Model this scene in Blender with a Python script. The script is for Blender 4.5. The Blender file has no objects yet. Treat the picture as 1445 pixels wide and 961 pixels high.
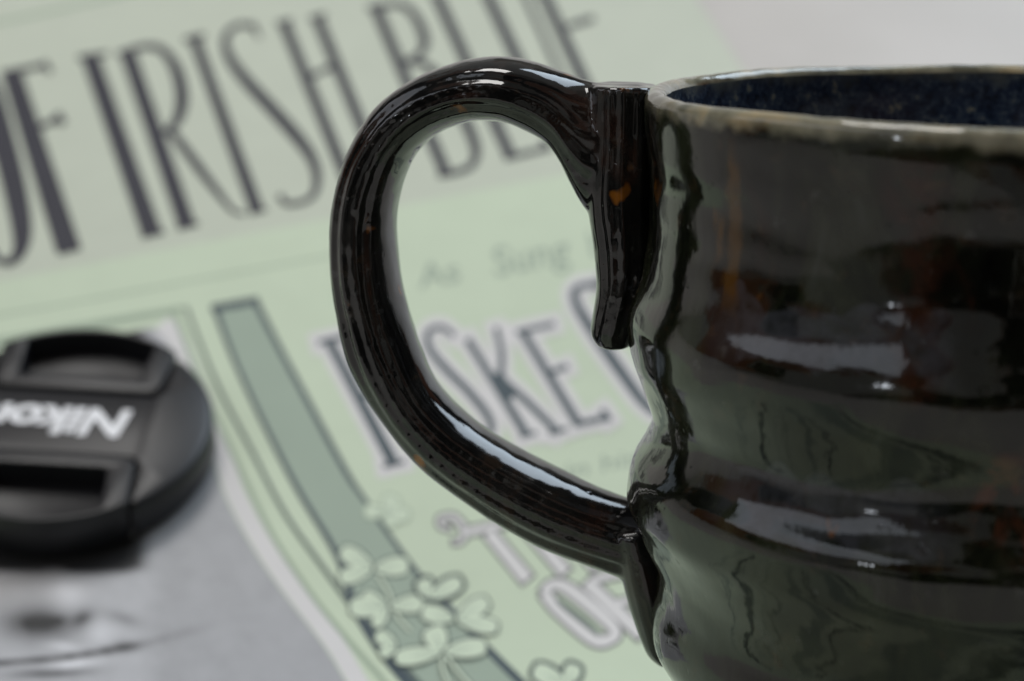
import bpy, bmesh, math, random
from mathutils import Vector, Matrix, noise

random.seed(7)
R = math.radians
scene = bpy.context.scene

# ------------------------------------------------------------------ camera
HC = 0.1395                       # camera height above the song sheet
PITCH = R(11.5)
W, H, FPX = 1445.0, 961.0, 3061.0
cam_d = bpy.data.cameras.new('camera')
cam = bpy.data.objects.new('camera', cam_d)
scene.collection.objects.link(cam)
cam.location = (0, 0, HC)
cam.rotation_euler = (R(90) - PITCH, 0, 0)
cam_d.sensor_fit = 'HORIZONTAL'
cam_d.sensor_width = 23.6
cam_d.lens = 23.6 * FPX / W
cam_d.clip_start = 0.01
cam_d.clip_end = 50
cam_d.dof.use_dof = True
cam_d.dof.focus_distance = 0.286
cam_d.dof.aperture_fstop = 10.5
scene.camera = cam

# ------------------------------------------------------------------ world and lamps
world = bpy.data.worlds.new('World')
scene.world = world
world.use_nodes = True
bg = world.node_tree.nodes['Background']
# a dim room all round: blurred upright blocks of grey, brown and near-black, seen only as reflections
wt = world.node_tree
w_co = wt.nodes.new('ShaderNodeTexCoord')
w_vo = wt.nodes.new('ShaderNodeTexVoronoi'); w_vo.distance = 'CHEBYCHEV'; w_vo.feature = 'SMOOTH_F1'
w_vo.inputs['Scale'].default_value = 2.6; w_vo.inputs['Smoothness'].default_value = .12
w_ra = wt.nodes.new('ShaderNodeValToRGB'); w_ra.color_ramp.interpolation = 'LINEAR'
e = w_ra.color_ramp.elements
for _ in range(4): e.new(.5)
for el, (p_, c_) in zip(e, [(.18, (.03, .03, .03)), (.34, (.55, .53, .47)), (.46, (1.25, 1.25, 1.2)), (.56, (.10, .09, .08)), (.68, (.70, .26, .13)), (.82, (1.0, 1.0, .95))]):
    el.position = p_; el.color = (*c_, 1)
w_sp = wt.nodes.new('ShaderNodeSeparateColor')
wt.links.new(w_co.outputs['Generated'], w_vo.inputs['Vector'])
wt.links.new(w_vo.outputs['Color'], w_sp.inputs[0])
wt.links.new(w_sp.outputs[0], w_ra.inputs['Fac'])
wt.links.new(w_ra.outputs['Color'], bg.inputs['Color'])
bg.inputs['Strength'].default_value = 0.22

def area(name, loc, target, sx, sy, power, col):
    d = bpy.data.lights.new(name, 'AREA')
    d.shape = 'RECTANGLE'; d.size = sx; d.size_y = sy
    d.energy = power; d.color = col
    o = bpy.data.objects.new(name, d)
    scene.collection.objects.link(o)
    o.location = loc
    v = Vector(target) - Vector(loc)
    o.rotation_euler = v.to_track_quat('-Z', 'Y').to_euler()
    return o

area('window_light', (-1.35, -0.15, 1.00), (0.1, .20, .12), 2.0, 0.62, 5.0, (0.82, 0.90, 1.0))
area('ceiling_light', (-0.25, 0.50, 1.50), (0, .40, .05), 0.7, 0.5, 11.5, (1.0, 0.98, 0.95))
area('far_window_light', (0.85, 1.05, 1.30), (0, .35, .05), 1.1, 0.9, 17, (0.74, 0.87, 1.0))
area('lamp_light', (-1.00, -0.75, 0.36), (0.03, .24, .09), 0.05, 0.07, 0.3, (0.85, 0.92, 1.0))

vs = scene.view_settings
vs.view_transform = 'Standard'
vs.look = 'None'
vs.exposure = 0.0
vs.gamma = 1.0
vs.use_curve_mapping = False

# ------------------------------------------------------------------ helpers
def link(o, parent=None):
    scene.collection.objects.link(o)
    if parent is not None:
        o.parent = parent
    return o

def mesh_obj(name, verts, faces, mat, parent=None, smooth=False):
    m = bpy.data.meshes.new(name)
    m.from_pydata([tuple(v) for v in verts], [], faces)
    m.update()
    if mat: m.materials.append(mat)
    if smooth:
        m.polygons.foreach_set('use_smooth', [True] * len(m.polygons))
    return link(bpy.data.objects.new(name, m), parent)

def empty(name, loc, label, cat, rot=None):
    o = bpy.data.objects.new(name, None)
    o.empty_display_size = 0.01
    o.location = loc
    if rot: o.rotation_euler = rot
    o['label'] = label; o['category'] = cat
    return link(o)

def lerp(a, b, t): return a + (b - a) * t
def sstep(a, b, x):
    t = min(1, max(0, (x - a) / (b - a))); return t * t * (3 - 2 * t)

def catmull(pts, n):
    """n samples per span through the points (any tuple length)"""
    out = []
    L = len(pts)
    for i in range(L - 1):
        p0 = pts[max(i - 1, 0)]; p1 = pts[i]; p2 = pts[i + 1]; p3 = pts[min(i + 2, L - 1)]
        for k in range(n):
            t = k / n
            out.append(tuple(0.5 * ((2 * b) + (c - a) * t + (2 * a - 5 * b + 4 * c - d) * t * t + (3 * b - a - 3 * c + d) * t ** 3)
                             for a, b, c, d in zip(p0, p1, p2, p3)))
    out.append(tuple(pts[-1]))
    return out

def interp(tab, x):
    if x <= tab[0][0]: return tab[0][1]
    for (a, fa), (b, fb) in zip(tab, tab[1:]):
        if x <= b: return lerp(fa, fb, (x - a) / (b - a))
    return tab[-1][1]

# the rise of the surface: flat under the mug, sloping up behind it
Y1, Y2, SL = 0.335, 0.395, math.tan(R(27))
def zsurf(y):
    if y < Y1: return 0.0
    if y < Y2: return SL * (y - Y1) ** 2 / (2 * (Y2 - Y1))
    return SL * (Y2 - Y1) / 2 + SL * (y - Y2)
def dzsurf(y):
    if y < Y1: return 0.0
    if y < Y2: return SL * (y - Y1) / (Y2 - Y1)
    return SL
def on_surf(x, y, off=0.0):
    s = dzsurf(y); l = math.sqrt(1 + s * s)
    return Vector((x, y - s / l * off, zsurf(y) + off / l))

CP, SP = math.cos(PITCH), math.sin(PITCH)
def ray(px, py):
    x = (px - W / 2) / FPX; u = (H / 2 - py) / FPX
    return Vector((x, CP + u * SP, -SP + u * CP))
def sheet_xy(px, py):
    """where the point of the cover seen there in the photograph lies on the sheet"""
    d = ray(px, py)
    k = d.z / d.y
    y = (HC + SL * (Y1 + Y2) / 2) / (SL - k)                 # on the slope
    if y < Y2:
        y = -HC / k if k < 0 else 9.0                        # on the flat
        if y > Y1:                                           # on the bend between them
            c = SL / (2 * (Y2 - Y1)); q = 2 * c * Y1 + k
            y = (q + math.sqrt(max(0.0, q * q - 4 * c * (c * Y1 * Y1 - HC)))) / (2 * c)
    lo = y
    return d.x / d.y * lo, lo
def on_plane(px, py, yp):
    d = ray(px, py); t = yp / d.y
    return Vector((d.x * t, yp, HC + d.z * t))

# ------------------------------------------------------------------ materials
class NT:
    def __init__(s, name):
        s.m = bpy.data.materials.new(name); s.m.use_nodes = True
        s.t = s.m.node_tree; s.b = s.t.nodes['Principled BSDF']
    def n(s, typ, **kw):
        nd = s.t.nodes.new(typ)
        for k, v in kw.items(): setattr(nd, k, v)
        return nd
    def l(s, a, b): s.t.links.new(a, b)
    def set(s, **kw):
        for k, v in kw.items(): s.b.inputs[k.replace('_', ' ')].default_value = v
    def coord(s, scale=(1, 1, 1)):
        c = s.n('ShaderNodeTexCoord'); mp = s.n('ShaderNodeMapping')
        mp.inputs['Scale'].default_value = scale
        s.l(c.outputs['Object'], mp.inputs['Vector']); return mp.outputs['Vector']
    def noise(s, vec, scale, detail=4, rough=.55, dist=0.0):
        nd = s.n('ShaderNodeTexNoise')
        nd.inputs['Scale'].default_value = scale; nd.inputs['Detail'].default_value = detail
        nd.inputs['Roughness'].default_value = rough; nd.inputs['Distortion'].default_value = dist
        s.l(vec, nd.inputs['Vector']); return nd.outputs['Fac']
    def ramp(s, fac, stops):
        nd = s.n('ShaderNodeValToRGB'); e = nd.color_ramp.elements
        while len(e) < len(stops): e.new(0.5)
        for el, (p, c) in zip(e, stops): el.position = p; el.color = (c[0], c[1], c[2], 1)
        s.l(fac, nd.inputs['Fac']); return nd.outputs['Color']
    def mix(s, fac, a, b):
        nd = s.n('ShaderNodeMix', data_type='RGBA')
        for sock, v in ((nd.inputs['Factor'], fac), (nd.inputs['A'], a), (nd.inputs['B'], b)):
            if isinstance(v, (int, float)): sock.default_value = v
            elif isinstance(v, tuple): sock.default_value = (v[0], v[1], v[2], 1)
            else: s.l(v, sock)
        return nd.outputs['Result']
    def math(s, op, a, b=0.0, c=None):
        nd = s.n('ShaderNodeMath', operation=op)
        for i, v in enumerate((a, b) + ((c,) if c is not None else ())):
            if isinstance(v, (int, float)): nd.inputs[i].default_value = v
            else: s.l(v, nd.inputs[i])
        return nd.outputs[0]
    def bump(s, h, strength, dist):
        nd = s.n('ShaderNodeBump'); nd.inputs['Strength'].default_value = strength
        nd.inputs['Distance'].default_value = dist
        s.l(h, nd.inputs['Height']); s.l(nd.outputs['Normal'], s.b.inputs['Normal'])
    def maprange(s, v, a, b, c=0.0, d=1.0):
        nd = s.n('ShaderNodeMapRange', interpolation_type='SMOOTHSTEP')
        for k, x in zip(('From Min', 'From Max', 'To Min', 'To Max'), (a, b, c, d)): nd.inputs[k].default_value = x
        s.l(v, nd.inputs['Value']); return nd.outputs['Result']

def paper_mat(name, col, var=.06, rough=.55):
    t = NT(name); v = t.coord()
    f = t.noise(v, 90, 5, .6); g = t.noise(v, 9, 3, .5)
    k = t.math('MULTIPLY_ADD', f, 2 * var, 1 - var)
    k2 = t.math('MULTIPLY_ADD', g, 2 * var, 1 - var)
    kk = t.math('MULTIPLY', k, k2)
    nd = t.n('ShaderNodeVectorMath', operation='SCALE'); nd.inputs[0].default_value = col
    t.l(kk, nd.inputs['Scale']); t.l(nd.outputs[0], t.b.inputs['Base Color'])
    t.set(Roughness=rough, Specular_IOR_Level=.25)
    t.bump(t.noise(v, 1500, 3, .6), .12, .0001)
    return t.m

M = {}
M['cream'] = paper_mat('cream_printed_paper', (.505, .535, .440))
M['green'] = paper_mat('pale_green_printed_paper', (.535, .610, .460))
M['line_green'] = paper_mat('leaf_green_printed_line', (.330, .400, .300))
M['dark_green'] = paper_mat('dark_green_printed_line', (.120, .150, .130))
M['band'] = paper_mat('grey_green_printed_band', (.315, .380, .305))
M['ink'] = paper_mat('blue_black_printing_ink', (.036, .035, .046), .15)
M['ink_blue'] = paper_mat('slate_blue_printing_ink', (.060, .082, .095), .12)
M['white_ink'] = paper_mat('white_printed_outline', (.640, .620, .610))
M['mauve'] = paper_mat('mauve_grey_printed_outline', (.175, .172, .170))
M['leaf_line'] = paper_mat('dark_leaf_outline_print', (.070, .090, .085))
M['pale_leaf'] = paper_mat('mint_leaf_print', (.575, .655, .505))
M['leaf'] = paper_mat('pale_leaf_print', (.545, .620, .468))
M['script'] = paper_mat('grey_green_script_print', (.330, .390, .310))
M['pages'] = paper_mat('page_edges', (.60, .57, .49))

t = NT('beige_tabletop'); v = t.coord()
t.l(t.ramp(t.noise(v, 14, 5, .6), [(.3, (.465, .435, .40)), (.7, (.535, .50, .465))]), t.b.inputs['Base Color'])
t.set(Roughness=.5); t.bump(t.noise(v, 300, 4), .2, .0003)
M['table'] = t.m

def glaze(name, handle=False):
    t = NT(name)
    v = t.coord((1, 1, .9) if handle else (1, 1, .45)); v1 = t.coord()
    a = t.noise(v, 60, 8, .68, 1.2)
    base = t.ramp(a, [(.30, (.0015, .0015, .0015)), (.46, (.005, .006, .0035)), (.57, (.018, .021, .011)), (.66, (.030, .034, .026)), (.76, (.040, .026, .014))])
    # rust where the glaze runs thin
    b = t.noise(v, 70, 6, .65, .8)
    rmask = t.maprange(b, .56, .74)
    sep = t.n('ShaderNodeSeparateXYZ'); t.l(v1, sep.inputs[0])
    if handle:
        base = t.ramp(a, [(.3, (.003, .003, .0035)), (.48, (.008, .008, .008)), (.62, (.018, .017, .016)), (.78, (.045, .026, .014))])
    else:
        side = t.maprange(sep.outputs['X'], -.022, -.004)
        rmask = t.math('MULTIPLY', rmask, t.math('MULTIPLY_ADD', side, .8, .2))
    base = t.mix(t.math('MULTIPLY', rmask, .25 if handle else .8), base, (.085, .028, .013))
    if not handle:
        # painted amber reflection streak, and runs of rust coloured glaze down the wall
        ed = t.math('MULTIPLY_ADD', t.noise(v, 90, 4, .6), .008, -.004)
        xx = t.math('ADD', sep.outputs['X'], ed)
        front = t.math('LESS_THAN', sep.outputs['Y'], 0.0)
        def streak(x0, x1, z0, z1, w, col, k):
            a_ = t.math('MULTIPLY', t.maprange(xx, x0 - w, x0 + w), t.maprange(xx, x1 - w, x1 + w, 1.0, 0.0))
            zr = t.math('MULTIPLY_ADD', t.noise(v1, 110, 3), .02, t.math('ADD', sep.outputs['Z'], -.01))
            b_ = t.math('MULTIPLY', t.maprange(zr, z0 - .003, z0 + .003), t.maprange(zr, z1 - .003, z1 + .003, 1.0, 0.0))
            return t.mix(t.math('MULTIPLY', t.math('MULTIPLY', a_, b_), t.math('MULTIPLY', front, k)), base, col)
        # pale blue grey reflection painted on the two shoulders, with a scalloped edge
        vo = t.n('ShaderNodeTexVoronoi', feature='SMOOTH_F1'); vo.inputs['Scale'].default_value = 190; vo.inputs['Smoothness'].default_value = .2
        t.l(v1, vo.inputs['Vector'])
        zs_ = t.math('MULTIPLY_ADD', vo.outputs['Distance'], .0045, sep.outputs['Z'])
        painted_refl = None
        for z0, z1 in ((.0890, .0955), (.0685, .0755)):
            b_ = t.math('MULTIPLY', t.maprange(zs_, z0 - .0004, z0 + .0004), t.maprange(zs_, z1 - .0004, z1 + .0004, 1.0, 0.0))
            painted_refl = b_ if painted_refl is None else t.math('MAXIMUM', painted_refl, b_)
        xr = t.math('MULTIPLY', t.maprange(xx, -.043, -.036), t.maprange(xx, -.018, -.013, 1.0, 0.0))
        painted_refl = t.math('MULTIPLY', t.math('MULTIPLY', painted_refl, xr), t.math('MULTIPLY', front, t.maprange(t.noise(v1, 300, 5, .7), .30, .62, .25, 1.0)))
        base = t.mix(t.math('MULTIPLY', painted_refl, .8), base, (.045, .048, .056))
        base = streak(-.0125, .020, .0655, .0755, .0012, (.075, .026, .013), t.maprange(t.noise(v1, 150, 6, .7, .8), .46, .58, 0.0, .9))
        base = streak(-.0398, -.0384, .091, .108, .0004, (.075, .036, .006), .85)  # amber reflection painted into the wall colour
        base = streak(-.0222, -.0178, .084, .110, .0022, (.030, .011, .006), t.maprange(t.noise(v1, 230, 5, .7), .40, .60))
    # small orange crystals
    c = t.noise(v, 150, 3, .5)
    base = t.mix(t.math('MULTIPLY', t.maprange(c, .665 if handle else .70, .73 if handle else .76), .8), base, (.30, .105, .012))
    d = t.noise(v1, 420, 3, .6)
    base = t.mix(t.math('MULTIPLY', t.maprange(d, .60 if handle else .64, .74), .45), base, (.07, .07, .07))
    f2 = t.noise(v1, 260, 5, .7, .4)
    base = t.mix(t.math('MULTIPLY', t.maprange(f2, .58, .70), .28 if handle else .3), base, (.075, .042, .020))
    if not handle:
        # pale, worn lip where the glaze breaks
        wob = t.noise(v1, 130, 4, .6)
        zz = t.math('MULTIPLY_ADD', wob, .006, sep.outputs['Z'])
        rim = t.math('MULTIPLY', t.maprange(zz, .1152, .1174), t.maprange(sep.outputs['X'], -.0475, -.040, .35, 1.0))
        rc = t.ramp(t.noise(v1, 160, 4, .6), [(.35, (.12, .117, .085)), (.52, (.26, .245, .175)), (.7, (.38, .30, .17))])
        base = t.mix(rim, base, rc)
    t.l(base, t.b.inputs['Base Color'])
    rr = t.maprange(t.noise(v1, 160, 5, .65), .35, .72, .04, .13)
    if not handle: rr = t.math('MULTIPLY_ADD', rim, .04, rr)
    t.l(rr, t.b.inputs['Roughness'])
    t.set(IOR=1.56 if handle else 1.5)
    h = t.math('MULTIPLY_ADD', t.noise(v, 120, 4, .5), 1.0, t.math('MULTIPLY', t.noise(v1, 900, 2, .5), .12))
    pit = t.maprange(t.noise(v1, 620, 2, .5), .70, .78)
    h = t.math('SUBTRACT', h, t.math('MULTIPLY', pit, .9 if handle else .3))
    t.bump(h, .09 if handle else .20, .0006)
    return t.m
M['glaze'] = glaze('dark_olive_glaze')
M['glaze_handle'] = glaze('black_brown_glaze', True)

t = NT('deep_blue_inner_glaze'); v1 = t.coord(); v = t.coord((1, 1, .35))
c = t.ramp(t.noise(v1, 520, 5, .75), [(.38, (.005, .009, .020)), (.50, (.016, .028, .058)), (.60, (.050, .072, .10)), (.68, (.22, .21, .15))])
sep = t.n('ShaderNodeSeparateXYZ'); t.l(v1, sep.inputs[0])
rim = t.maprange(t.math('MULTIPLY_ADD', t.noise(v1, 200, 4), .006, sep.outputs['Z']), .1150, .1178)
t.l(t.mix(rim, c, (.10, .11, .10)), t.b.inputs['Base Color'])
t.set(Roughness=.22, IOR=1.42); t.bump(t.noise(v1, 260, 4), .35, .0005)
M['blue'] = t.m

t = NT('black_cap_plastic'); v = t.coord()
t.l(t.ramp(t.noise(v, 60, 4), [(.3, (.007, .007, .009)), (.7, (.011, .011, .0135))]), t.b.inputs['Base Color'])
t.set(Roughness=.40, IOR=1.42); t.bump(t.noise(v, 2500, 2), .25, .00006)
M['plastic'] = t.m
t = NT('white_cap_lettering'); v = t.coord()
t.l(t.ramp(t.noise(v, 200, 3), [(.3, (.78, .78, .80)), (.7, (.86, .86, .88))]), t.b.inputs['Base Color']); t.set(Roughness=.5)
M['letter_white'] = t.m
t = NT('grey_halftone_portrait'); at = t.n('ShaderNodeVertexColor', layer_name='tone'); v = t.coord()
k = t.math('MULTIPLY_ADD', t.noise(v, 700, 4, .7), .16, .92)
nd = t.n('ShaderNodeVectorMath', operation='SCALE'); t.l(at.outputs['Color'], nd.inputs[0]); t.l(k, nd.inputs['Scale'])
t.l(nd.outputs[0], t.b.inputs['Base Color']); t.set(Roughness=.5, Specular_IOR_Level=.3)
M['photo'] = t.m

# ------------------------------------------------------------------ tabletop
ys = [-0.05 + i * .02 for i in range(19)] + [Y1 + (Y2 - Y1) * i / 30 for i in range(31)] + [.42 + .05 * i for i in range(28)]
xs = [-1.4 + .1 * i for i in range(29)]
vv = [on_surf(x, y, -.0016) for y in ys for x in xs]
ff = [(j * 29 + i, j * 29 + i + 1, (j + 1) * 29 + i + 1, (j + 1) * 29 + i) for j in range(len(ys) - 1) for i in range(28)]
tb = mesh_obj('tabletop', vv, ff, M['table'], smooth=True)
tb['kind'] = 'structure'

# ------------------------------------------------------------------ song sheet
book = empty('song_sheet', (0, 0, 0), 'pale green printed song sheet with tall black title letters and a grey portrait', 'sheet music')

# its outline: right edge runs through two seen points, the rest follows from a 270 x 350 mm page
a0 = Vector(sheet_xy(998, 0)); a1 = Vector(sheet_xy(1036, 98))
ang = R(16.5)
eu = Vector((math.cos(ang), math.sin(ang))); ev = Vector((-math.sin(ang), math.cos(ang)))
org = Vector(sheet_xy(1017, 50)) + ev * .072         # top right corner
BW, BH = .300, .440
corner = lambda s, q: org - eu * (BW * s) - ev * (BH * q)

def slab(name, off_top, off_bot, mat, inset=0.0, nx=60, ny=330):
    vt, fc = [], []
    for off in (off_top, off_bot):
        for j in range(ny + 1):
            for i in range(nx + 1):
                p = corner(lerp(inset / BW, 1 - inset / BW, i / nx), lerp(inset / BH, 1 - inset / BH, j / ny))
                vt.append(on_surf(p.x, p.y, off))
    K = (nx + 1) * (ny + 1)
    idx = lambda l, j, i: l * K + j * (nx + 1) + i
    for j in range(ny):
        for i in range(nx):
            fc.append((idx(0, j, i), idx(0, j + 1, i), idx(0, j + 1, i + 1), idx(0, j, i + 1)))
            fc.append((idx(1, j, i), idx(1, j, i + 1), idx(1, j + 1, i + 1), idx(1, j + 1, i)))
    for j in range(ny):
        fc.append((idx(0, j, 0), idx(1, j, 0), idx(1, j + 1, 0), idx(0, j + 1, 0)))
        fc.append((idx(0, j, nx), idx(0, j + 1, nx), idx(1, j + 1, nx), idx(1, j, nx)))
    for i in range(nx):
        fc.append((idx(0, 0, i), idx(0, 0, i + 1), idx(1, 0, i + 1), idx(1, 0, i)))
        fc.append((idx(0, ny, i), idx(1, ny, i), idx(1, ny, i + 1), idx(0, ny, i + 1)))
    return mesh_obj(name, vt, fc, mat, book)
slab('cover', 0.0, -.00025, M['cream'])
slab('inner_pages', -.0003, -.0013, M['pages'], .0012, 30, 200)

class Print:
    """flat print on the cover: shapes measured in the photograph, laid on the sheet"""
    lay = 0.00004
    def __init__(s): s.v = []; s.f = []; s.mi = []
    def poly_strip(s, L, Rr, na=1, off=.00004, mi=0):
        b = len(s.v)
        for p, q in zip(L, Rr):
            for k in range(na + 1):
                x, y = sheet_xy(lerp(p[0], q[0], k / na), lerp(p[1], q[1], k / na))
                s.v.append(on_surf(x, y, off))
        for i in range(len(L) - 1):
            for k in range(na):
                a = b + i * (na + 1) + k
                s.f.append((a, a + na + 1, a + na + 2, a + 1)); s.mi.append(mi)
    def stroke(s, pts, off, mi=0, grow=0.0, n=6, straight=False, cap=0.0):
        """pts: (x, y, width)"""
        if straight or len(pts) == 2:
            c = []
            for p, q in zip(pts, pts[1:]):
                m = max(3, int(math.hypot(q[0] - p[0], q[1] - p[1]) / 9))
                c += [tuple(lerp(a, b2, k / m) for a, b2 in zip(p, q)) for k in range(m)]
            c.append(tuple(pts[-1]))
        else:
            c = catmull(pts, n)
        L, Q = [], []
        for i, p in enumerate(c):
            a = c[max(i - 1, 0)]; d = c[min(i + 1, len(c) - 1)]
            tx, ty = d[0] - a[0], d[1] - a[1]; l = math.hypot(tx, ty) or 1
            tx /= l; ty /= l
            e = 0
            if i == 0: e = -grow - cap
            if i == len(c) - 1: e = grow + cap
            h = p[2] / 2 + grow
            L.append((p[0] + tx * e - ty * h, p[1] + ty * e + tx * h)); Q.append((p[0] + tx * e + ty * h, p[1] + ty * e - tx * h))
        s.poly_strip(L, Q, 2 if pts[0][2] + 2 * grow > 16 else 1, off, mi)
    def blob(s, outline, off, mi=0, rings=6):
        """fan of rings about the outline's centre"""
        cx = sum(p[0] for p in outline) / len(outline); cy = sum(p[1] for p in outline) / len(outline)
        b = len(s.v); n = len(outline)
        s.v.append(on_surf(*sheet_xy(cx, cy), off))
        for r in range(1, rings + 1):
            for p in outline:
                s.v.append(on_surf(*sheet_xy(lerp(cx, p[0], r / rings), lerp(cy, p[1], r / rings)), off))
        for i in range(n):
            j = (i + 1) % n
            s.f.append((b, b + 1 + j, b + 1 + i)); s.mi.append(mi)
            for r in range(rings - 1):
                o = b + 1 + r * n
                s.f.append((o + i, o + j, o + n + j, o + n + i)); s.mi.append(mi)
    def build(s, name, mats, parent=book):
        o = mesh_obj(name, s.v, s.f, None, parent)
        for m in mats: o.data.materials.append(M[m])
        o.data.polygons.foreach_set('material_index', s.mi)
        bm = bmesh.new(); bm.from_mesh(o.data)
        for f in bm.faces:
            f.normal_update()
            if f.normal.z < 0: f.normal_flip()
        bm.to_mesh(o.data); bm.free()
        return o

U = .000012
# --- green panel below the title, and the green edge strip beside it, in page coordinates
def page(p):
    d = Vector(p) - org
    return -d.dot(eu) / BW, -d.dot(ev) / BH
def page_strip(name, pts_a, pts_b, na, off, mat):
    P = Print(); n_ = len(pts_a)
    for (s0, q0), (s1, q1) in zip(pts_a, pts_b):
        for k in range(na + 1):
            p = corner(lerp(s0, s1, k / na), lerp(q0, q1, k / na)); P.v.append(on_surf(p.x, p.y, off))
    for i in range(n_ - 1):
        for k in range(na):
            a = i * (na + 1) + k
            P.f.append((a, a + na + 1, a + na + 2, a + 1)); P.mi.append(0)
    return P.build(name, [mat])
sA, qA = page(sheet_xy(0, 396)); sB, qB = page(sheet_xy(840, 238))
qs = lambda s_: qA + (qB - qA) * (s_ - sA) / (sB - sA)
e0 = .0006 / BW
ss = [lerp(e0, 1 - e0, i / 60) for i in range(61)]
page_strip('green_panel', [(x, qs(x)) for x in ss], [(x, 1 - .0006 / BH) for x in ss], 260, U, 'green')
# added lines on the unseen lower page, for the glaze to reflect
for dq, w, mt in ((.030, .0052, 'dark_green'), (.046, .0018, 'dark_green'), (.060, .016, 'band')):
    page_strip('added_unseen_line', [(lerp(.04, .96, i / 60), 1 - dq) for i in range(61)], [(lerp(.04, .96, i / 60), 1 - dq - w / BH) for i in range(61)], 2, 2 * U, mt)
for ds, w, mt in ((.045, .0035, 'dark_green'), (.065, .0014, 'dark_green'), (.085, .013, 'band')):
    page_strip('added_unseen_line', [(ds, lerp(.50, .96, i / 160)) for i in range(161)], [(ds + w / BW, lerp(.50, .96, i / 160)) for i in range(161)], 2, 4 * U, mt)
for k, (q0, w) in enumerate(((.70, .0022), (.735, .0050), (.77, .0012), (.79, .0012), (.83, .0070), (.86, .0020))):
    wave = lambda x: q0 + .011 * math.sin(x * 17 + k * .4) + .004 * math.sin(x * 51)
    page_strip('added_unseen_line', [(lerp(.14, .86, i / 140), wave(lerp(.14, .86, i / 140))) for i in range(141)], [(lerp(.14, .86, i / 140), wave(lerp(.14, .86, i / 140)) + w / BH) for i in range(141)], 2, 2 * U, 'dark_green' if k % 2 else 'band')
# pale rules above and along the panel
P = Print()
P.stroke([(-40, 40, 5), (80, 14, 5), (200, -14, 5), (320, -42, 5)], 3 * U)
P.build('printed_rule', ['line_green'])
P = Print()
P.stroke([(-40, 452, 3), (120, 424, 3), (240, 402, 3), (470, 360, 3)], 2 * U)
P.build('printed_rule', ['line_green'])

# --- portrait picture and its frame
photo_edge = [(150, 440), (215, 462), (245, 500), (272, 570), (300, 648), (320, 706), (360, 779), (402, 840), (457, 912), (487, 961), (515, 1005)]
lineB = [(243, 441), (248, 446), (275, 519), (306, 592), (342, 670), (384, 755), (439, 839), (493, 906), (535, 954), (570, 1000)]
lineA = [(263, 434), (281, 483), (312, 555), (354, 634), (402, 725), (457, 803), (511, 876), (560, 930), (620, 995)]
PE = catmull(photo_edge, 8)
import itertools
def portrait():
    vt, fc, col = [], [], []
    nx, ny = 120, 130
    def edge_x(py):
        for p, q in zip(PE, PE[1:]):
            if p[1] <= py <= q[1] and q[1] > p[1]: return lerp(p[0], q[0], (py - p[1]) / (q[1] - p[1]))
        return PE[-1][0]
    E = lambda x, y, cx, cy, rx, ry, a=0.0: math.exp(-(((x - cx) * math.cos(a) + (y - cy) * math.sin(a)) / rx) ** 2 - ((-(x - cx) * math.sin(a) + (y - cy) * math.cos(a)) / ry) ** 2)
    def mline(x): return interp([(-80, 942), (0, 936), (88, 929), (158, 917), (185, 912)], x)
    def tone(x, y):
        g = .400
        face = sstep(240, 196, x + (y - 830) * .05)
        g = lerp(g, .435, face)
        g -= .30 * face * sstep(812, 796, y) * sstep(226, 168, x) * (1 - E(x, y, 82, 812, 18, 12))
        g -= .16 * E(x, y, 130, 803, 40, 8)
        g += .10 * E(x, y, 95, 838, 24, 20, .5)
        g -= .20 * E(x, y, 55, 880, 55, 24) 
        g -= .13 * E(x, y, 118, 872, 16, 10, -.5)
        g -= .20 * E(x, y, 70, 877, 17, 5, -.1)
        g -= .07 * E(x, y, 45, 880, 9, 7)
        g += .05 * E(x, y, 45, 876, 8, 3)
        g -= .08 * E(x, y, 175, 873, 30, 8, .3)
        g += .08 * E(x, y, 140, 893, 22, 16)
        g -= .17 * E(x, y, 178, 913, 22, 7, -.1)
        g += .12 * E(x, y, 88, 912, 22, 5, .1)
        d = y - mline(x)
        on = sstep(178, 150, x)
        g -= .27 * on * math.exp(-(d / 3.2) ** 2)
        g += .17 * E(x, y, 100, 938, 32, 5, -.12)
        g -= .16 * E(x, y, 70, 950, 60, 7, -.05)
        g -= .06 * E(x, y, 215, 905, 70, 4, -.25)
        g += .012 * noise.noise((x * .03, y * .05, 3.1)) + .008 * noise.noise((x * .1, y * .1, 7.7))
        return max(.03, .365 + (g - .40) * 2.2)
    for j in range(ny + 1):
        py = lerp(440, 1003, j / ny)
        for i in range(nx + 1):
            px = lerp(-60, edge_x(py), i / nx)
            py_ = max(py, 462 + max(0, 215 - px) * .182)
            vt.append(on_surf(*sheet_xy(px, py_), 3 * U)); col.append(tone(px, py_))
    for j in range(ny):
        for i in range(nx):
            a = j * (nx + 1) + i
            fc.append((a, a + 1, a + nx + 2, a + nx + 1))
    o = mesh_obj('portrait_picture', vt, fc, M['photo'], book)
    ca = o.data.color_attributes.new('tone', 'FLOAT_COLOR', 'POINT')
    for i, c in enumerate(col): ca.data[i].color = (c, c, c * 1.03, 1)
    bm = bmesh.new(); bm.from_mesh(o.data)
    for f in bm.faces:
        if f.normal.z < 0: f.normal_flip()
    bm.to_mesh(o.data); bm.free()
    o['label'] = 'grey halftone portrait of a face'
portrait()
P = Print()
P.stroke([(p[0] + 14, p[1] - 6, 26) for p in photo_edge[1:]], 4 * U)
P.build('white_mount', ['white_ink'])
P = Print()
P.stroke([(x, y, 7) for x, y in lineB], 6 * U)
P.stroke([(x + 9, y - 4, 9) for x, y in lineB[1:]], 5 * U, 1)
P.stroke([(243, 441, 6), (200, 448, 6), (120, 464, 6), (-40, 494, 6)], 6 * U, straight=True)
P.build('inner_frame_line', ['line_green', 'leaf'])
P = Print()
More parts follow.
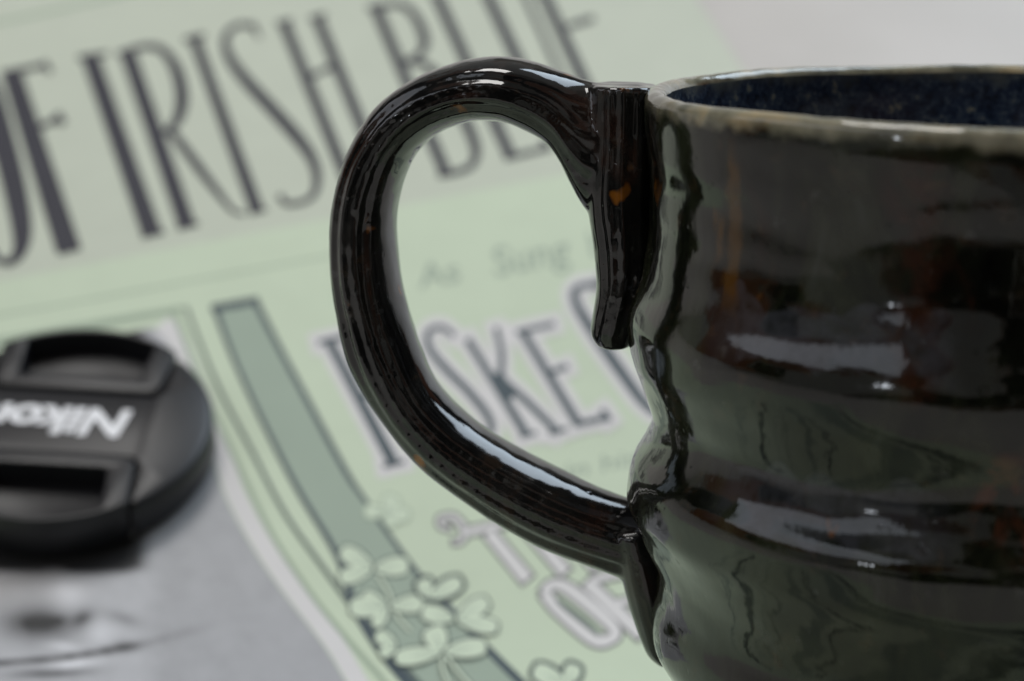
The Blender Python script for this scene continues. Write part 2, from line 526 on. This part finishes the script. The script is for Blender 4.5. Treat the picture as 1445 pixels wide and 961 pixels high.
P.stroke([(x, y, 5 + 3 * i / 8) for i, (x, y) in enumerate(lineA)], 7 * U)
P.stroke([(263, 434, 6), (200, 444, 6), (120, 458, 6), (-40, 486, 6)], 7 * U, 1, straight=True)
P.build('outer_frame_line', ['dark_green', 'line_green'])

# --- grey green band with dark edges
bl = [(302, 432), (330, 507), (372, 598), (420, 691), (476, 785), (500, 855), (536, 915), (575, 962), (610, 1000)]
br = [(360, 424), (390, 483), (438, 573), (487, 664), (517, 709), (583, 801), (636, 860), (686, 914), (733, 961), (775, 1000)]
P = Print()
A, B = catmull(bl, 10), catmull(br, 9)[:81]
m = min(len(A), len(B))
P.poly_strip(A[:m], B[:m], 14, 6 * U)
P.build('printed_band', ['band'])
P = Print()
P.stroke([(x, y, w) for (x, y), w in zip(bl, (8, 7, 7, 8, 9, 13, 15, 16, 16))], 8 * U)
P.stroke([(x, y, w) for (x, y), w in zip(br, (9, 8, 8, 8, 6, 7, 9, 11, 12, 12))], 8 * U)
P.stroke([(298, 436, 11), (365, 424, 11)], 9 * U)
P.build('band_edge', ['ink_blue'])

# --- title letters
I_, = ('ink',)
def letter(strokes, mats=('ink',), base=8, name='title_letter'):
    P = Print()
    for k, st in enumerate(strokes):
        P.stroke([(x, y, w * 1.3) for x, y, w in st], base * U + k * .000003, straight=len(st) == 2)
    return P.build(name, list(mats))
letter([[(-62, 110, 16), (-45, 210, 20), (-30, 300, 18), (-14, 352, 10), (8, 371, 8), (26, 358, 14), (31, 325, 22), (20, 262, 26), (3, 195, 27), (-14, 130, 22), (-34, 106, 10), (-62, 110, 9)]])
letter([[(16, 102, 22), (97, 353, 27)], [(2, 105, 7), (64, 92, 6)], [(60, 88, 9), (72, 103, 5)], [(50, 181, 6), (84, 168, 7)], [(80, 160, 9), (90, 176, 8)], [(82, 356, 7), (114, 350, 5)]])
letter([[(127, 80, 19), (214, 329, 22)], [(110, 82, 6), (152, 76, 5)], [(200, 334, 6), (232, 327, 5)]])
letter([[(180, 74, 17), (264, 319, 19)], [(166, 77, 6), (205, 66, 7), (230, 72, 9), (250, 102, 13), (257, 140, 14), (250, 170, 11), (234, 186, 7), (222, 190, 6)],
        [(240, 184, 9), (262, 212, 10), (285, 243, 10), (308, 273, 8), (328, 297, 5), (345, 303, 4)], [(250, 322, 6), (280, 316, 5)]])
letter([[(274, 54, 12), (363, 298, 15)], [(260, 57, 6), (289, 50, 6)], [(352, 301, 5), (376, 296, 4)]])
letter([[(362, 40, 6), (340, 35, 6), (322, 46, 7), (318, 63, 9), (327, 87, 11), (350, 117, 13), (383, 153, 14), (416, 190, 14), (438, 220, 12), (447, 246, 10), (445, 270, 8), (433, 283, 6), (416, 288, 6), (403, 287, 6), (394, 275, 7)],
        [(356, 32, 5), (366, 54, 4)]])
letter([[(400, 31, 12), (497, 270, 13)], [(447, 24, 12), (545, 262, 13)], [(436, 109, 6), (472, 93, 6)], [(390, 34, 5), (412, 29, 5)], [(437, 27, 5), (460, 21, 5)]])
letter([[(529, 8, 12), (630, 247, 13)], [(518, 12, 6), (563, 7, 7), (584, 21, 9), (598, 50, 11), (598, 68, 9), (588, 80, 7), (566, 90, 5)],
        [(572, 88, 5), (600, 92, 8), (630, 122, 11), (655, 168, 12), (671, 208, 11), (667, 232, 8), (646, 243, 7), (618, 248, 6)]])
letter([[(614, -10, 12), (722, 224, 13)], [(712, 224, 6), (770, 210, 6)], [(765, 196, 6), (776, 212, 8)]])
letter([[(685, -12, 12), (742, 108, 13), (772, 168, 12), (800, 196, 8), (818, 190, 6), (815, 165, 6), (790, 105, 6), (738, -12, 6)]])
letter([[(765, -12, 12), (866, 204, 13)], [(800, 38, 6), (838, 26, 7)], [(756, -10, 6), (800, -22, 6)], [(862, 208, 6), (912, 194, 6)]])

# --- small script line and small words: Blender's own letter shapes laid on the sheet
def typed(text, quad, name, mat, off, shear=0.0, bold=0.0):
    """quad: pixel corners bottom left, bottom right, top right, top left"""
    c = bpy.data.curves.new('lettering', 'FONT'); c.body = text; c.shear = shear; c.offset = bold; c.resolution_u = 3
    o = bpy.data.objects.new('lettering', c); scene.collection.objects.link(o)
    bpy.context.view_layer.update()
    me = bpy.data.meshes.new_from_object(o.evaluated_get(bpy.context.evaluated_depsgraph_get()))
    bpy.data.objects.remove(o); bpy.data.curves.remove(c)
    x0 = min(v.co.x for v in me.vertices); x1 = max(v.co.x for v in me.vertices)
    for v in me.vertices:
        s = (v.co.x - x0) / (x1 - x0); q = v.co.y / .73
        bx = [lerp(a, b, s) for a, b in zip(quad[0], quad[1])]; tx = [lerp(a, b, s) for a, b in zip(quad[3], quad[2])]
        v.co = on_surf(*sheet_xy(lerp(bx[0], tx[0], q), lerp(bx[1], tx[1], q)), off)
    me.materials.clear(); me.materials.append(M[mat]); me.name = name
    return link(bpy.data.objects.new(name, me), book)
typed('As', [(592, 408), (655, 396), (640, 362), (578, 374)], 'script_word', 'script', 3 * U, .25, .012)
typed('Sung', [(700, 390), (812, 368), (796, 328), (684, 350)], 'script_word', 'script', 3 * U, .25, .012)
typed('by', [(836, 362), (880, 353), (864, 318), (820, 327)], 'script_word', 'script', 3 * U, .25, .012)
typed('in his', [(800, 676), (905, 655), (895, 632), (790, 653)], 'script_word', 'script', 3 * U, .25, .006)

# --- the singer's line: slate letters with white halo
def haloed(strokes, base, halo=13, name='singer_line_letter'):
    P = Print()
    for k, st in enumerate(strokes):
        P.stroke(st, base * U + k * .000003, 0, grow=halo, straight=len(st) == 2)
    for k, st in enumerate(strokes):
        P.stroke(st, base * U + .00004 + k * .000003, 1, grow=1.2, straight=len(st) == 2)
    return P.build(name, ['white_ink', 'ink_blue'])
haloed([[(464, 481, 11), (556, 655, 14)], [(450, 484, 5), (510, 470, 5)], [(505, 462, 5), (514, 482, 6)], [(510, 560, 5), (545, 551, 5)], [(542, 658, 5), (570, 652, 4)]], 4)
haloed([[(548, 470, 9), (640, 640, 12)], [(538, 472, 4), (560, 468, 4)]], 6)
haloed([[(640, 474, 5), (622, 462, 5), (604, 470, 6), (606, 492, 8), (628, 520, 9), (660, 552, 9), (686, 584, 9), (694, 606, 7), (684, 620, 5), (662, 620, 5)]], 8)
haloed([[(660, 480, 8), (744, 616, 10)], [(700, 528, 16), (724, 560, 10)], [(712, 540, 8), (748, 572, 8), (788, 612, 8)], [(706, 536, 7), (708, 500, 6), (700, 464, 5)], [(735, 616, 4), (756, 612, 4)], [(776, 612, 4), (800, 606, 4)]], 10)
haloed([[(738, 470, 9), (816, 599, 10)], [(730, 470, 5), (782, 458, 5)], [(774, 528, 5), (800, 518, 6)], [(812, 600, 6), (858, 590, 6)], [(850, 580, 6), (860, 594, 6)]], 12)
haloed([[(850, 400, 6), (815, 406, 7), (812, 426, 10), (838, 470, 13), (880, 530, 13), (912, 572, 11), (940, 588, 7), (965, 575, 7), (960, 545, 11), (930, 490, 13), (890, 430, 12), (850, 400, 6)]], 6)

# --- 'THE' and 'OF': white letters with a mauve edge
def edged(strokes, base, edge=4.2, core=None, name='white_letter', n=8):
    P = Print()
    for k, st in enumerate(strokes):
        P.stroke(st, base * U + k * .000003, 0, grow=edge, straight=len(st) == 2, n=n)
    for k, st in enumerate(strokes):
        P.stroke(st, base * U + .00003 + k * .000003, 1, straight=len(st) == 2, n=n)
    if core:
        for k, st in enumerate(core): P.stroke(st, base * U + .00005 + k * .000003, 2, straight=len(st) == 2)
    return P.build(name, ['mauve', 'white_ink', 'dark_green'])
edged([[(690, 752, 17), (744, 818, 19)], [(654, 752, 11), (720, 738, 8)], [(655, 745, 8), (640, 730, 7), (622, 732, 6), (622, 742, 5), (634, 746, 5)], [(655, 746, 7), (652, 762, 6), (640, 766, 5)]], 4)
edged([[(742, 742, 17), (798, 808, 18)], [(788, 738, 17), (842, 800, 18)], [(762, 776, 8), (820, 764, 8)]], 4)
edged([[(838, 724, 17), (898, 790, 18)], [(892, 790, 9), (930, 782, 9)]], 4)
edged([[(768, 838, 15), (790, 862, 18), (838, 902, 18), (862, 902, 14), (868, 890, 15), (846, 866, 18), (800, 830, 17), (778, 826, 13), (768, 838, 15)]], 5, core=[[(786, 846, 6), (800, 858, 9), (832, 884, 9), (845, 897, 5)]])
edged([[(828, 822, 18), (906, 896, 19)], [(838, 818, 10), (884, 808, 10)], [(868, 852, 9), (898, 846, 9)]], 7)

# --- shamrock sprays over the band
def leaf_outline(c, tip, w, n=22):
    """heart shaped leaflet from its base c to its notched end tip"""
    dx, dy = tip[0] - c[0], tip[1] - c[1]; l = math.hypot(dx, dy); ux, uy = dx / l, dy / l
    out = []
    for k in range(n):
        a = 2 * math.pi * k / n
        r = 1 - .16 * math.exp(-(min(a, 2 * math.pi - a) / .45) ** 2)
        s = .54 + .5 * math.cos(a) * r; q = math.sin(a) * r * (.62 + .38 * s)
        out.append((c[0] + ux * l * s - uy * w * q, c[1] + uy * l * s + ux * w * q))
    return out
def grow_outline(o, g):
    cx = sum(p[0] for p in o) / len(o); cy = sum(p[1] for p in o) / len(o); out = []
    for x, y in o:
        d = math.hypot(x - cx, y - cy) or 1
        out.append((x + (x - cx) / d * g, y + (y - cy) / d * g))
    return out
def shamrock(c, tips, base, w=17, edge=2.8, stems=(), faint=False):
    P = Print()
    for k, (tx, ty, *ww) in enumerate(tips):
        o = leaf_outline(c, (tx, ty), ww[0] if ww else w)
        P.blob(grow_outline(o, edge), base * U + k * .000003, 0)
        P.blob(o, base * U + .00003 + k * .000003, 1)
        P.stroke([(lerp(c[0], tx, .12), lerp(c[1], ty, .12), 3), (lerp(c[0], tx, .62), lerp(c[1], ty, .62), 1.2)], base * U + .00004, 2)
    for st in stems:
        P.stroke([(x, y, 9) for x, y in st], base * U + .000045, 0)
        P.stroke([(x, y, 5) for x, y in st], base * U + .000055, 1)
    P.build('printed_shamrock', ['line_green' if faint else 'leaf_line', 'pale_leaf', 'band'])
shamrock((545, 724), [(514, 722, 11), (556, 700, 14), (578, 728, 12), (556, 744, 10)], 10, faint=True, edge=2.5)
shamrock((527, 803), [(480, 776, 15), (478, 818, 14), (578, 798, 16)], 10, stems=[[(533, 812), (548, 836), (558, 866), (580, 892)]])
shamrock((548, 858), [(492, 858, 17), (606, 850, 15), (528, 886, 11), (512, 838, 10)], 17)
shamrock((643, 876), [(594, 864, 15), (690, 848, 15), (704, 888, 14)], 24)
shamrock((605, 846), [(596, 818, 13), (652, 820, 14)], 22, edge=6)
shamrock((560, 914), [(530, 896, 12), (536, 926, 10)], 24)
shamrock((625, 922), [(608, 886, 20), (556, 932, 15), (688, 914, 16)], 31, stems=[[(624, 928), (626, 950), (640, 980)], [(630, 928), (648, 952), (676, 982)]])
shamrock((800, 968), [(752, 944, 16), (812, 938, 14)], 12, edge=6)

# ------------------------------------------------------------------ mug
MX, MY = .0645, .280
MH = HC - .0245                     # height of the lip
mug = empty('mug', (MX, MY, .0003), 'dark olive and black glazed stoneware mug with a looped handle', 'mug')
DIST = math.hypot(MX, MY); CANG = math.atan2(MX, MY)
def contour_r(px, py):
    d = ray(px, py); a = math.atan2(d.x, d.y)
    r = DIST * math.sin(CANG - a)
    hd = math.sqrt(DIST ** 2 - r ** 2)
    return r, HC + d.z / math.hypot(d.x, d.y) * hd
cont = [(908, 140), (908, 165), (911, 215), (915, 270), (914, 330), (905, 385), (890, 428), (884, 460), (889, 498), (904, 540), (918, 580), (908, 618), (889, 650), (884, 675), (890, 708), (908, 748), (925, 790), (928, 830), (921, 868), (922, 905), (940, 938), (962, 968), (985, 1010), (996, 1060), (1000, 1120), (1012, 1200)]
prof = sorted([(z, r) for r, z in (contour_r(*c) for c in cont)])
prof_s = sorted(catmull(prof, 8))
PT = [interp(prof_s, .1395 * i / 4000) for i in range(4001)]
def prof_r(z):
    f = min(3999.0, max(0.0, z / .1395 * 4000)); i = int(f)
    return PT[i] + (PT[i + 1] - PT[i]) * (f - i)
RT = prof_r(MH - .003)
NA = 420
rows = []
rows.append((0.0, 0.0008)); rows.append((prof_r(.004) - .006, .0008)); rows.append((prof_r(.004) - .004, .0)); rows.append((prof_r(.004) - .0015, .0003))
zz = .0015
while zz < MH - .0035:
    rows.append((None, zz)); zz += .00055
LIP = .0015
lipc = (RT - LIP, MH - LIP)
n_out = len(rows)
for k in range(1, 12):
    a = math.pi * k / 12
    rows.append((lipc[0] + LIP * math.cos(a) * 1.0, lipc[1] + LIP * math.sin(a)))
n_lip = len(rows)
zz = MH - .0035
inner = []
while zz > .012:
    inner.append((None, zz)); zz -= .0012
inner += [(RT - .012, .008), (RT - .022, .006), (0.0, .0055)]
def wob(az, z):
    c, s = math.cos(az), math.sin(az)
    return (.00055 * noise.noise((c * 1.6, s * 1.6, z * 45)) + .00016 * noise.noise((c * 5, s * 5, z * 160 + 4)) + .00020 * noise.noise((c * 2.4 + 3, s * 2.4, z * 230)) * sstep(.2, -.9, c) + .00005 * noise.noise((c * 9, s * 9, z * 420 + 9)))
def build_rev(rws, inside, name, mat):
    vt, fc = [], []
    for r, z in rws:
        for i in range(NA):
            az = 2 * math.pi * i / NA
            c, s = math.cos(az), math.sin(az)
            fade = 1.0
            if r is None:
                zs = z + .0011 * noise.noise((c * 1.3 + 5, s * 1.3, z * 22))
                fade = sstep(MH - .002, MH - .010, z)
                rr = prof_r(min(lerp(z, zs, fade), MH - .003)) - (.0030 + .0016 * sstep(MH - .003, MH - .02, z) if inside else 0)
                rr += wob(az, z) * (.25 + .75 * fade)
                if not inside:
                    ph = z * 950 + 2.2 * noise.noise((c * 1.1, s * 1.1, z * 30 + 7)) + az * .35
                    rr += .00010 * fade * (.5 + noise.noise((c * .9, s * .9, z * 40))) * math.sin(ph)
            else:
                rr = r + (wob(az, z) * .25 if r > .03 else 0)
            rr += .00010 * noise.noise((c * 16, s * 16, 5.0)) * sstep(MH - .004, MH - .001, z)
            dz = .00010 * noise.noise((c * 15, s * 15, 1.0)) * sstep(MH - .003, MH, z) + .00035 * noise.noise((c * 2.2, s * 2.2, 2.0)) * sstep(MH - .012, MH, z)
            vt.append((rr * c, rr * s, z + dz))
    for j in range(len(rws) - 1):
        for i in range(NA):
            k = (i + 1) % NA
            fc.append((j * NA + i, j * NA + k, (j + 1) * NA + k, (j + 1) * NA + i))
    return mesh_obj(name, vt, fc, mat, mug, smooth=True)
build_rev(rows + inner[:2], False, 'body', M['glaze']) if False else None
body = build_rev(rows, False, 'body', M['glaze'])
inn = build_rev([rows[-1]] + inner, True, 'interior', M['blue'])
inn['label'] = 'deep blue speckled inside of the mug'

# --- handle: a strap measured in its own upright plane through the mug's axis
HA = R(13)                          # the handle swings a little away from the lens
E1 = (math.cos(HA), -math.sin(HA)); E2 = (math.sin(HA), math.cos(HA))
def hp(px, py):
    d = ray(px, py)
    tt = (E2[0] * MX + E2[1] * MY) / (E2[0] * d.x + E2[1] * d.y)
    x, y = d.x * tt - MX, d.y * tt - MY
    return (x * E1[0] + y * E1[1], HC + d.z * tt - .0003)
def sweep(pairs, depth, n=8, sides=64, groove=.0):
    """pairs (outer xy, inner xy) in pixels, depth = half widths"""
    pts = []
    for (o, i), d in zip(pairs, depth):
        a, b = hp(*o), hp(*i)
        pts.append(((a[0] + b[0]) / 2, (a[1] + b[1]) / 2, (a[0] - b[0]) / 2, (a[1] - b[1]) / 2, d))
    c = catmull(pts, n)
    vt, fc = [], []
    for s, (cx, cz, hx, hz, d) in enumerate(c):
        for k in range(sides):
            a = 2 * math.pi * k / sides
            ca, sa = math.cos(a), math.sin(a)
            e = .92
            u = math.copysign(abs(ca) ** e, ca); w = math.copysign(abs(sa) ** e, sa)
            g = 1 - groove * (math.exp(-((u - .46) / .11) ** 2) + .6 * math.exp(-((u - .05) / .10) ** 2) + .8 * math.exp(-((u + .42) / .12) ** 2)) * sstep(.3, .8, abs(w)) * (.7 + .5 * noise.noise((s * .06, 0, u * 2)))
            w *= g
            vt.append(((cx + hx * u) * E1[0] - d * w * E2[0], (cx + hx * u) * E1[1] - d * w * E2[1], cz + hz * u))
    m = len(c)
    for s in range(m - 1):
        for k in range(sides):
            q = (k + 1) % sides
            fc.append((s * sides + k, s * sides + q, (s + 1) * sides + q, (s + 1) * sides + k))
    fc.append(tuple(range(sides))); fc.append(tuple(reversed([(m - 1) * sides + k for k in range(sides)])))
    return vt, fc
loop_pairs = [((905, 117), (905, 330)), ((838, 115), (833, 300)), ((788, 99), (784, 211)), ((735, 84), (736, 178)), ((690, 80), (695, 169)), ((645, 87), (655, 173)),
              ((590, 109), (612, 192)), ((535, 152), (580, 226)), ((495, 213), (562, 270)), ((473, 285), (555, 320)), ((468, 360), (558, 375)), ((477, 432), (567, 425)),
              ((498, 508), (588, 488)), ((540, 586), (616, 545)), ((600, 655), (656, 588)), ((680, 718), (706, 621)), ((760, 763), (765, 654)), ((830, 793), (826, 684)), ((880, 814), (888, 706)), ((918, 826), (930, 716))]
loop_depth = [.0050, .0056, .0068, .0076, .0076, .0075, .0074, .0073, .0072, .0072, .0072, .0072, .0072, .0072, .0073, .0074, .0074, .0070, .0062, .0056]
plate_pairs = [((836, 116), (930, 122)), ((836, 160), (930, 160)), ((835, 210), (930, 210)), ((831, 280), (930, 275)), ((841, 350), (930, 340)), ((844, 400), (925, 395)), ((838, 440), (912, 440)), ((836, 466), (900, 470)), ((846, 484), (893, 486))]
plate_depth = [.0062, .0064, .0066, .0066, .0066, .0066, .0064, .0060, .0050]
tail_pairs = [((868, 740), (930, 740)), ((876, 800), (950, 790)), ((887, 845), (960, 835)), ((903, 890), (960, 880)), ((914, 916), (962, 905)), ((930, 932), (966, 926))]
tail_depth = [.0066, .0066, .0064, .0060, .0054, .0044]
V, F = [], []
for pr, dp, gr in ((loop_pairs, loop_depth, .17), (plate_pairs, plate_depth, .2), (tail_pairs, tail_depth, .06)):
    v_, f_ = sweep(pr, dp, groove=gr)
    b_ = len(V); V += v_; F += [tuple(i + b_ for i in f) for f in f_]
ho = mesh_obj('handle', V, F, M['glaze_handle'])
bm = bmesh.new(); bm.from_mesh(ho.data); bmesh.ops.recalc_face_normals(bm, faces=bm.faces); bm.to_mesh(ho.data); bm.free()
md = ho.modifiers.new('r', 'REMESH'); md.mode = 'VOXEL'; md.voxel_size = .00038
md = ho.modifiers.new('s', 'SMOOTH'); md.factor = .5; md.iterations = 5
bpy.context.view_layer.update()
me = bpy.data.meshes.new_from_object(ho.evaluated_get(bpy.context.evaluated_depsgraph_get()))
ho.modifiers.clear(); ho.data = me; me.name = 'handle'
if not me.materials: me.materials.append(M['glaze_handle'])
else: me.materials[0] = M['glaze_handle']
nrms = [v.normal.copy() for v in me.vertices]; cos = [v.co.copy() for v in me.vertices]; new = []
for p, nrm in zip(cos, nrms):            # finger marks and a slightly uneven strap; keep out of the mug's inside
    d = .00035 * noise.noise(p * 90) + .00005 * noise.noise(p * 420 + Vector((3, 1, 2)))
    p = p + nrm * d
    r = math.hypot(p.x, p.y); lim = prof_r(min(p.z, MH - .003)) - .0024
    if r < lim: p = Vector((p.x * lim / r, p.y * lim / r, p.z))
    new += [p.x, p.y, p.z]
me.vertices.foreach_set('co', new)
me.polygons.foreach_set('use_smooth', [True] * len(me.polygons))
me.update()
ho.parent = mug

# ------------------------------------------------------------------ lens cap
cxy = sheet_xy(97, 646)
CR = .0296; CT = .0092
cap = empty('lens_cap', on_surf(cxy[0], cxy[1], .0003), 'round black camera lens cap with white lettering lying on the grey portrait', 'lens cap', (R(27), 0, 0))
spin = R(-5)
def rot2(x, y): return (x * math.cos(spin) - y * math.sin(spin), x * math.sin(spin) + y * math.cos(spin))
def lathe(name, prof, mat, parent, n=128):
    vt, fc = [], []
    for r, z in prof:
        for i in range(n):
            a = 2 * math.pi * i / n; vt.append((r * math.cos(a), r * math.sin(a), z))
    for j in range(len(prof) - 1):
        for i in range(n):
            k = (i + 1) % n; fc.append((j * n + i, j * n + k, (j + 1) * n + k, (j + 1) * n + i))
    fc.append(tuple(reversed(range(n)))); fc.append(tuple((len(prof) - 1) * n + i for i in range(n)))
    return mesh_obj(name, vt, fc, mat, parent)
def d_shape(sgn, y0, half, rad, corner=.0022, flare=.10, n=18):
    """outline of a tab: straight inner edge at y0, sides, round outer edge on radius rad"""
    pts = []
    # inner corners rounded
    for (cx, a0, a1) in ((half - corner, -90, 0),):
        for k in range(7):
            a = R(lerp(a0, a1, k / 6)); pts.append((cx + corner * math.cos(a), y0 + corner + corner * math.sin(a)))
    xe = half + flare * .010
    a_end = math.acos(min(1, xe / rad))
    for k in range(n + 1):
        a = lerp(a_end, math.pi - a_end, k / n); pts.append((rad * math.cos(a), rad * math.sin(a)))
    for k in range(7):
        a = R(lerp(180, 270, k / 6)); pts.append((-(half - corner) + corner * math.cos(a), y0 + corner + corner * math.sin(a)))
    return [rot2(x, y * sgn) if sgn > 0 else rot2(-x, -y) for x, y in pts]
def prism(name, outline, z0, z1, mat, parent, bev=0.0):
    bm = bmesh.new()
    lo = [bm.verts.new((x, y, z0)) for x, y in outline]; hi = [bm.verts.new((x, y, z1)) for x, y in outline]
    n = len(outline)
    bm.faces.new(list(reversed(lo))); tf = bm.faces.new(hi)
    for i in range(n):
        j = (i + 1) % n; bm.faces.new((lo[i], lo[j], hi[j], hi[i]))
    bmesh.ops.recalc_face_normals(bm, faces=bm.faces)
    m = bpy.data.meshes.new(name); bm.to_mesh(m); bm.free()
    if mat: m.materials.append(mat)
    return link(bpy.data.objects.new(name, m), parent)
def cut(o, cutters):
    for c in cutters:
        md = o.modifiers.new('b', 'BOOLEAN'); md.operation = 'DIFFERENCE'; md.object = c; md.solver = 'EXACT'
    bpy.context.view_layer.update()
    me = bpy.data.meshes.new_from_object(o.evaluated_get(bpy.context.evaluated_depsgraph_get()))
    o.modifiers.clear(); o.data = me
    for c in cutters: bpy.data.objects.remove(c)
def soften(o, w, seg=2, ang=35):
    md = o.modifiers.new('bevel', 'BEVEL'); md.width = w; md.segments = seg; md.limit_method = 'ANGLE'; md.angle_limit = R(ang); md.harden_normals = False
    bpy.context.view_layer.update()
    me = bpy.data.meshes.new_from_object(o.evaluated_get(bpy.context.evaluated_depsgraph_get()))
    o.modifiers.clear(); o.data = me
    me.polygons.foreach_set('use_smooth', [True] * len(me.polygons))
    me.set_sharp_from_angle(angle=R(40))
disc = lathe('cap_disc', [(CR - .0012, 0), (CR - .0004, .0006), (CR, .0012), (CR, CT - .0018), (CR - .0004, CT - .0010), (CR - .0014, CT - .0004), (.0205, CT), (.0200, CT + .0001)], M['plastic'], cap)
IN, HF = .0098, .0172
bpy.context.view_layer.update()
cutters = [prism('cutter', d_shape(s, IN - .0009, HF + .0010, CR * 1.2, .0030), CT - .0082, CT + .01, None, cap) for s in (1, -1)]
cut(disc, cutters); soften(disc, .00035)
disc.data.name = 'cap_disc'
for s in (1, -1):
    tab = prism('pinch_tab', d_shape(s, IN, HF, CR - .0004, .0026), CT - .0085, CT + .0008, M['plastic'], cap)
    c = prism('cutter', d_shape(s, IN + .0034, HF - .0046, CR - .0014, .0016), CT - .0050, CT + .02, None, cap)
    cut(tab, [c]); soften(tab, .0004)
    tab.data.name = 'pinch_tab'
# lettering, standing upside down to the camera
def cap_text():
    c = bpy.data.curves.new('cap_lettering', 'FONT'); c.body = 'Nikon'; c.shear = .15; c.offset = .036; c.resolution_u = 5
    c.extrude = 0
    o = bpy.data.objects.new('cap_lettering', c); scene.collection.objects.link(o)
    bpy.context.view_layer.update()
    me = bpy.data.meshes.new_from_object(o.evaluated_get(bpy.context.evaluated_depsgraph_get()))
    bpy.data.objects.remove(o); bpy.data.curves.remove(c)
    x0 = min(v.co.x for v in me.vertices); x1 = max(v.co.x for v in me.vertices)
    wd, ht = .0300, .0080
    for v in me.vertices:
        x = ((v.co.x - x0) / (x1 - x0) - .5) * wd; y = (v.co.y / .73 - .5) * ht
        x, y = rot2(-x - .0018, -y)
        v.co = (x, y, CT + .00025)
    me.materials.clear(); me.materials.append(M['letter_white']); me.name = 'cap_lettering'
    for p in me.polygons: p.use_smooth = False
    link(bpy.data.objects.new('cap_lettering', me), cap)
cap_text()
